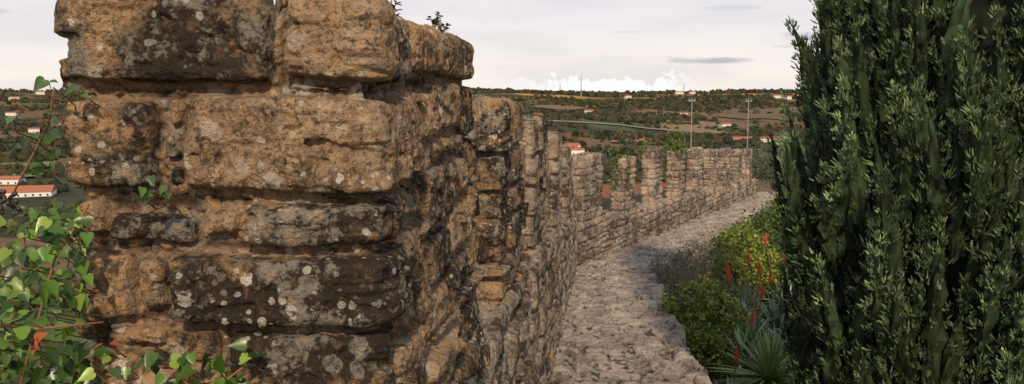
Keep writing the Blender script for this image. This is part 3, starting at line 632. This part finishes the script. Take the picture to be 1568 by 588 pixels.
# ---------------------------------------------------------------- distant vegetation
def blob_trees(name,X,Y,S,seed,cols,sink=.3):
    r=np.random.default_rng(seed);n=len(X);Z=terrain(X,Y)
    ph=(1+5**.5)/2;iv=unit(np.array([(-1,ph,0),(1,ph,0),(-1,-ph,0),(1,-ph,0),(0,-1,ph),(0,1,ph),(0,-1,-ph),(0,1,-ph),(ph,0,-1),(ph,0,1),(-ph,0,-1),(-ph,0,1)],float))
    fc=[(0,11,5),(0,5,1),(0,1,7),(0,7,10),(0,10,11),(1,5,9),(5,11,4),(11,10,2),(10,7,6),(7,1,8),(3,9,4),(3,4,2),(3,2,6),(3,6,8),(3,8,9),(4,9,5),(2,4,11),(6,2,10),(8,6,7),(9,8,1)]
    V=list(iv);F=[];cache={}
    def mid(a,b):
        k=(min(a,b),max(a,b))
        if k not in cache: cache[k]=len(V);V.append((V[a]+V[b])/np.linalg.norm(V[a]+V[b]))
        return cache[k]
    for a,b_,c in fc:
        x,y,z=mid(a,b_),mid(b_,c),mid(c,a);F+=[(a,x,z),(b_,y,x),(c,z,y),(x,y,z)]
    V=np.array(V);K=len(V)
    P=V[None]*(.6+.8*r.random((n,K,1)))*S[:,None,None]*np.stack([r.uniform(.7,1.1,n),r.uniform(.7,1.1,n),r.uniform(.6,1.2,n)],1)[:,None]
    P=P+np.stack([X,Y,Z+S*sink],1)[:,None]
    FF=(np.array(F)[None]+np.arange(n)[:,None,None]*K).reshape(-1,3)
    c=palette(n,cols,r,.3)
    return mesh_obj(name,P.reshape(-1,3),FF,mtree,col=np.repeat(c,K,0),smooth=False)
r=np.random.default_rng(9);n=50000;a=r.uniform(-.72,.72,n);R=600+2100*r.random(n)**.75;X=np.sin(a)*R;Y=np.cos(a)*R
dn=fbm(P3(X/210,Y/90),4,21)+.03*ss(1900,2150,R);m=(dn>.535)|(r.random(n)<.015)
hd=np.abs(((X*.25+Y*.8+60*vn(P3(X/200,Y/200),5))%130)-65)<3.0;m|=hd&(vn(P3(X/160,Y/160),8)>.40)
X,Y,R=X[m],Y[m],R[m]
blob_trees('distant_trees',X,Y,r.uniform(2.,5.5,len(X))*(1+.5*ss(1900,2200,R)),1,[(.033,.041,.023),(.046,.054,.028),(.025,.033,.02),(.065,.063,.033),(.075,.056,.032)])
n=1500;a=r.uniform(-.75,-.35,n);R=30+r.random(n)*500;X=np.sin(a)*R;Y=np.cos(a)*R;m=(fbm(P3(X/30,Y/30),3,2)>.5)&(R>60);X,Y=X[m],Y[m]
blob_trees('hillside_trees',X,Y,r.uniform(1.2,3.2,len(X)),2,[(.06,.08,.03),(.10,.11,.045),(.04,.055,.025)])

# ---------------------------------------------------------------- houses, road, masts
mw=plain('white_render',(.78,.76,.72),.8,.08,1);mr=plain('terracotta_tiles',(.42,.16,.08),.8,.3,2);mg=plain('window_glass_dark',(.05,.06,.07),.3,.1,1)
def house(x,y,L,Wd,H,rot):
    z=float(terrain(np.array([x]),np.array([y]))[0])-.6;root=bpy.data.objects.new('village_house',None);scene.collection.objects.link(root)
    ca,sa=math.cos(rot),math.sin(rot);T_=lambda p:(x+p[0]*ca-p[1]*sa,y+p[0]*sa+p[1]*ca,z+p[2])
    b=MB();b.box((x,y,z+H/2),(L,Wd,H),0,rot)
    e=.4;hr=Wd*.22
    V=[T_(p) for p in [(-L/2-e,-Wd/2-e,H),(L/2+e,-Wd/2-e,H),(L/2+e,Wd/2+e,H),(-L/2-e,Wd/2+e,H),(-L/2-e,0,H+hr),(L/2+e,0,H+hr)]]
    b.add(V,[[0,1,5,4],[2,3,4,5],[0,4,3],[1,2,5],[0,3,2,1]],1)
    k=max(2,int(L/4))
    for sgn in(-1,1):
        for i in range(k):
            for s in range(max(1,int(H//3))):
                px=-L/2+L*(i+.5)/k;b.box(T_((px,sgn*(Wd/2+.03),1.6+s*2.9)),(1.1,.1,1.3),2,rot)
    b.obj('building',[mw,mr,mg],parent=root)
for (u,R,L,Wd,H,ro) in [(-.575,600,32,16,3.4,.3),(-.59,680,14,10,4,.1),(-.58,1900,18,10,6,.2),(-.55,2000,16,10,6,.5),(-.56,1400,14,9,5,.5),(-.585,1650,16,9,5,.2),
    (.062,880,26,12,7,.1),(.07,900,16,10,8,.4),(.076,870,14,9,5,.2),(.155,1000,14,9,5,.5),(.03,1300,14,9,5,.3),(.09,1480,16,9,5,.1),(.12,1700,14,9,6,.4),(.20,1500,14,9,5,.2),(.25,1350,16,9,5,.3),
    (.235,2150,22,10,6,.1),(.243,2200,14,10,7,.3),(.272,2200,24,10,6,.0),(.285,2230,16,10,7,.4),(.31,1850,22,11,6,.2),(.322,1800,14,10,6,.3),(.334,1820,18,11,6,.0),
    (.345,2100,22,10,7,.1),(.195,2200,20,10,6,.2),(.21,2220,14,10,6,.2),(.27,1020,24,10,4,.1),(.30,1000,24,10,4,.2),(.33,1010,30,12,5,.05),
    (.135,2000,14,9,6,.4)]:
    y=R/math.hypot(1,u);house(u*y,y,L,Wd,H,ro)
rp=np.linspace(-.1,.55,160);yy=1180+60*np.sin(rp*9);xx=rp*yy;V=[];F=[]
for i in range(160):
    zz=float(terrain(xx[i:i+1],yy[i:i+1])[0])+1.2;V+=[(xx[i],yy[i]-9,zz-.6),(xx[i],yy[i]-7,zz),(xx[i],yy[i]+7,zz+.8),(xx[i],yy[i]+9,zz)]
    if i: k=i*4;F+=[[k-4,k,k+1,k-3],[k-3,k+1,k+2,k-2],[k-2,k+2,k+3,k-1]]
mesh_obj('valley_road',np.array(V),F,plain('pale_asphalt',(.20,.19,.19),.8,.1,.1))
mp=plain('galvanised_steel',(.32,.31,.31),.5,.1,4)
def pole(name,x,y,zt,rd,arms=True,lattice=False):
    z=float(terrain(np.array([x]),np.array([y]))[0])-.3;b=MB()
    if lattice:
        w_=1.2
        for sx_,sy_ in((-1,-1),(1,-1),(0,1)): b.tube([(x+sx_*w_,y+sy_*w_,z),(x+sx_*w_*.3,y+sy_*w_*.3,zt)],.35,0,4)
        k=18
        for i in range(k):
            f0=i/k;f1=(i+1)/k;q=lambda f:w_*(1-.7*f)
            b.tube([(x-q(f0),y-q(f0),z+(zt-z)*f0),(x+q(f1),y-q(f1),z+(zt-z)*f1)],.15,0,4);b.tube([(x+q(f0),y-q(f0),z+(zt-z)*f0),(x,y+q(f1),z+(zt-z)*f1)],.15,0,4)
        b.tube([(x,y,zt),(x,y,zt+8)],.2,0,5)
    else:
        b.tube([(x,y,z),(x,y,z+(zt-z)*.5),(x,y,zt)],[rd,rd*.85,rd*.6],0,8)
        if arms: b.box((x,y,zt-.25),(.5,.07,.07));b.tube([(x-.2,y,zt-.25),(x-.2,y,zt-.08)],.03,0,6);b.tube([(x+.2,y,zt-.25),(x+.2,y,zt-.08)],.03,0,6)
    b.obj(name,mp)
pole('utility_pole',12.6,60,.05,.05);pole('utility_pole',18.5,67,.0,.05)
pole('radio_mast',2000*.0805,2000,52,1,lattice=True);pole('radio_mast',2100*.20,2100,36,1,lattice=True);pole('radio_mast',2100*.056,2100,34,1,lattice=True)
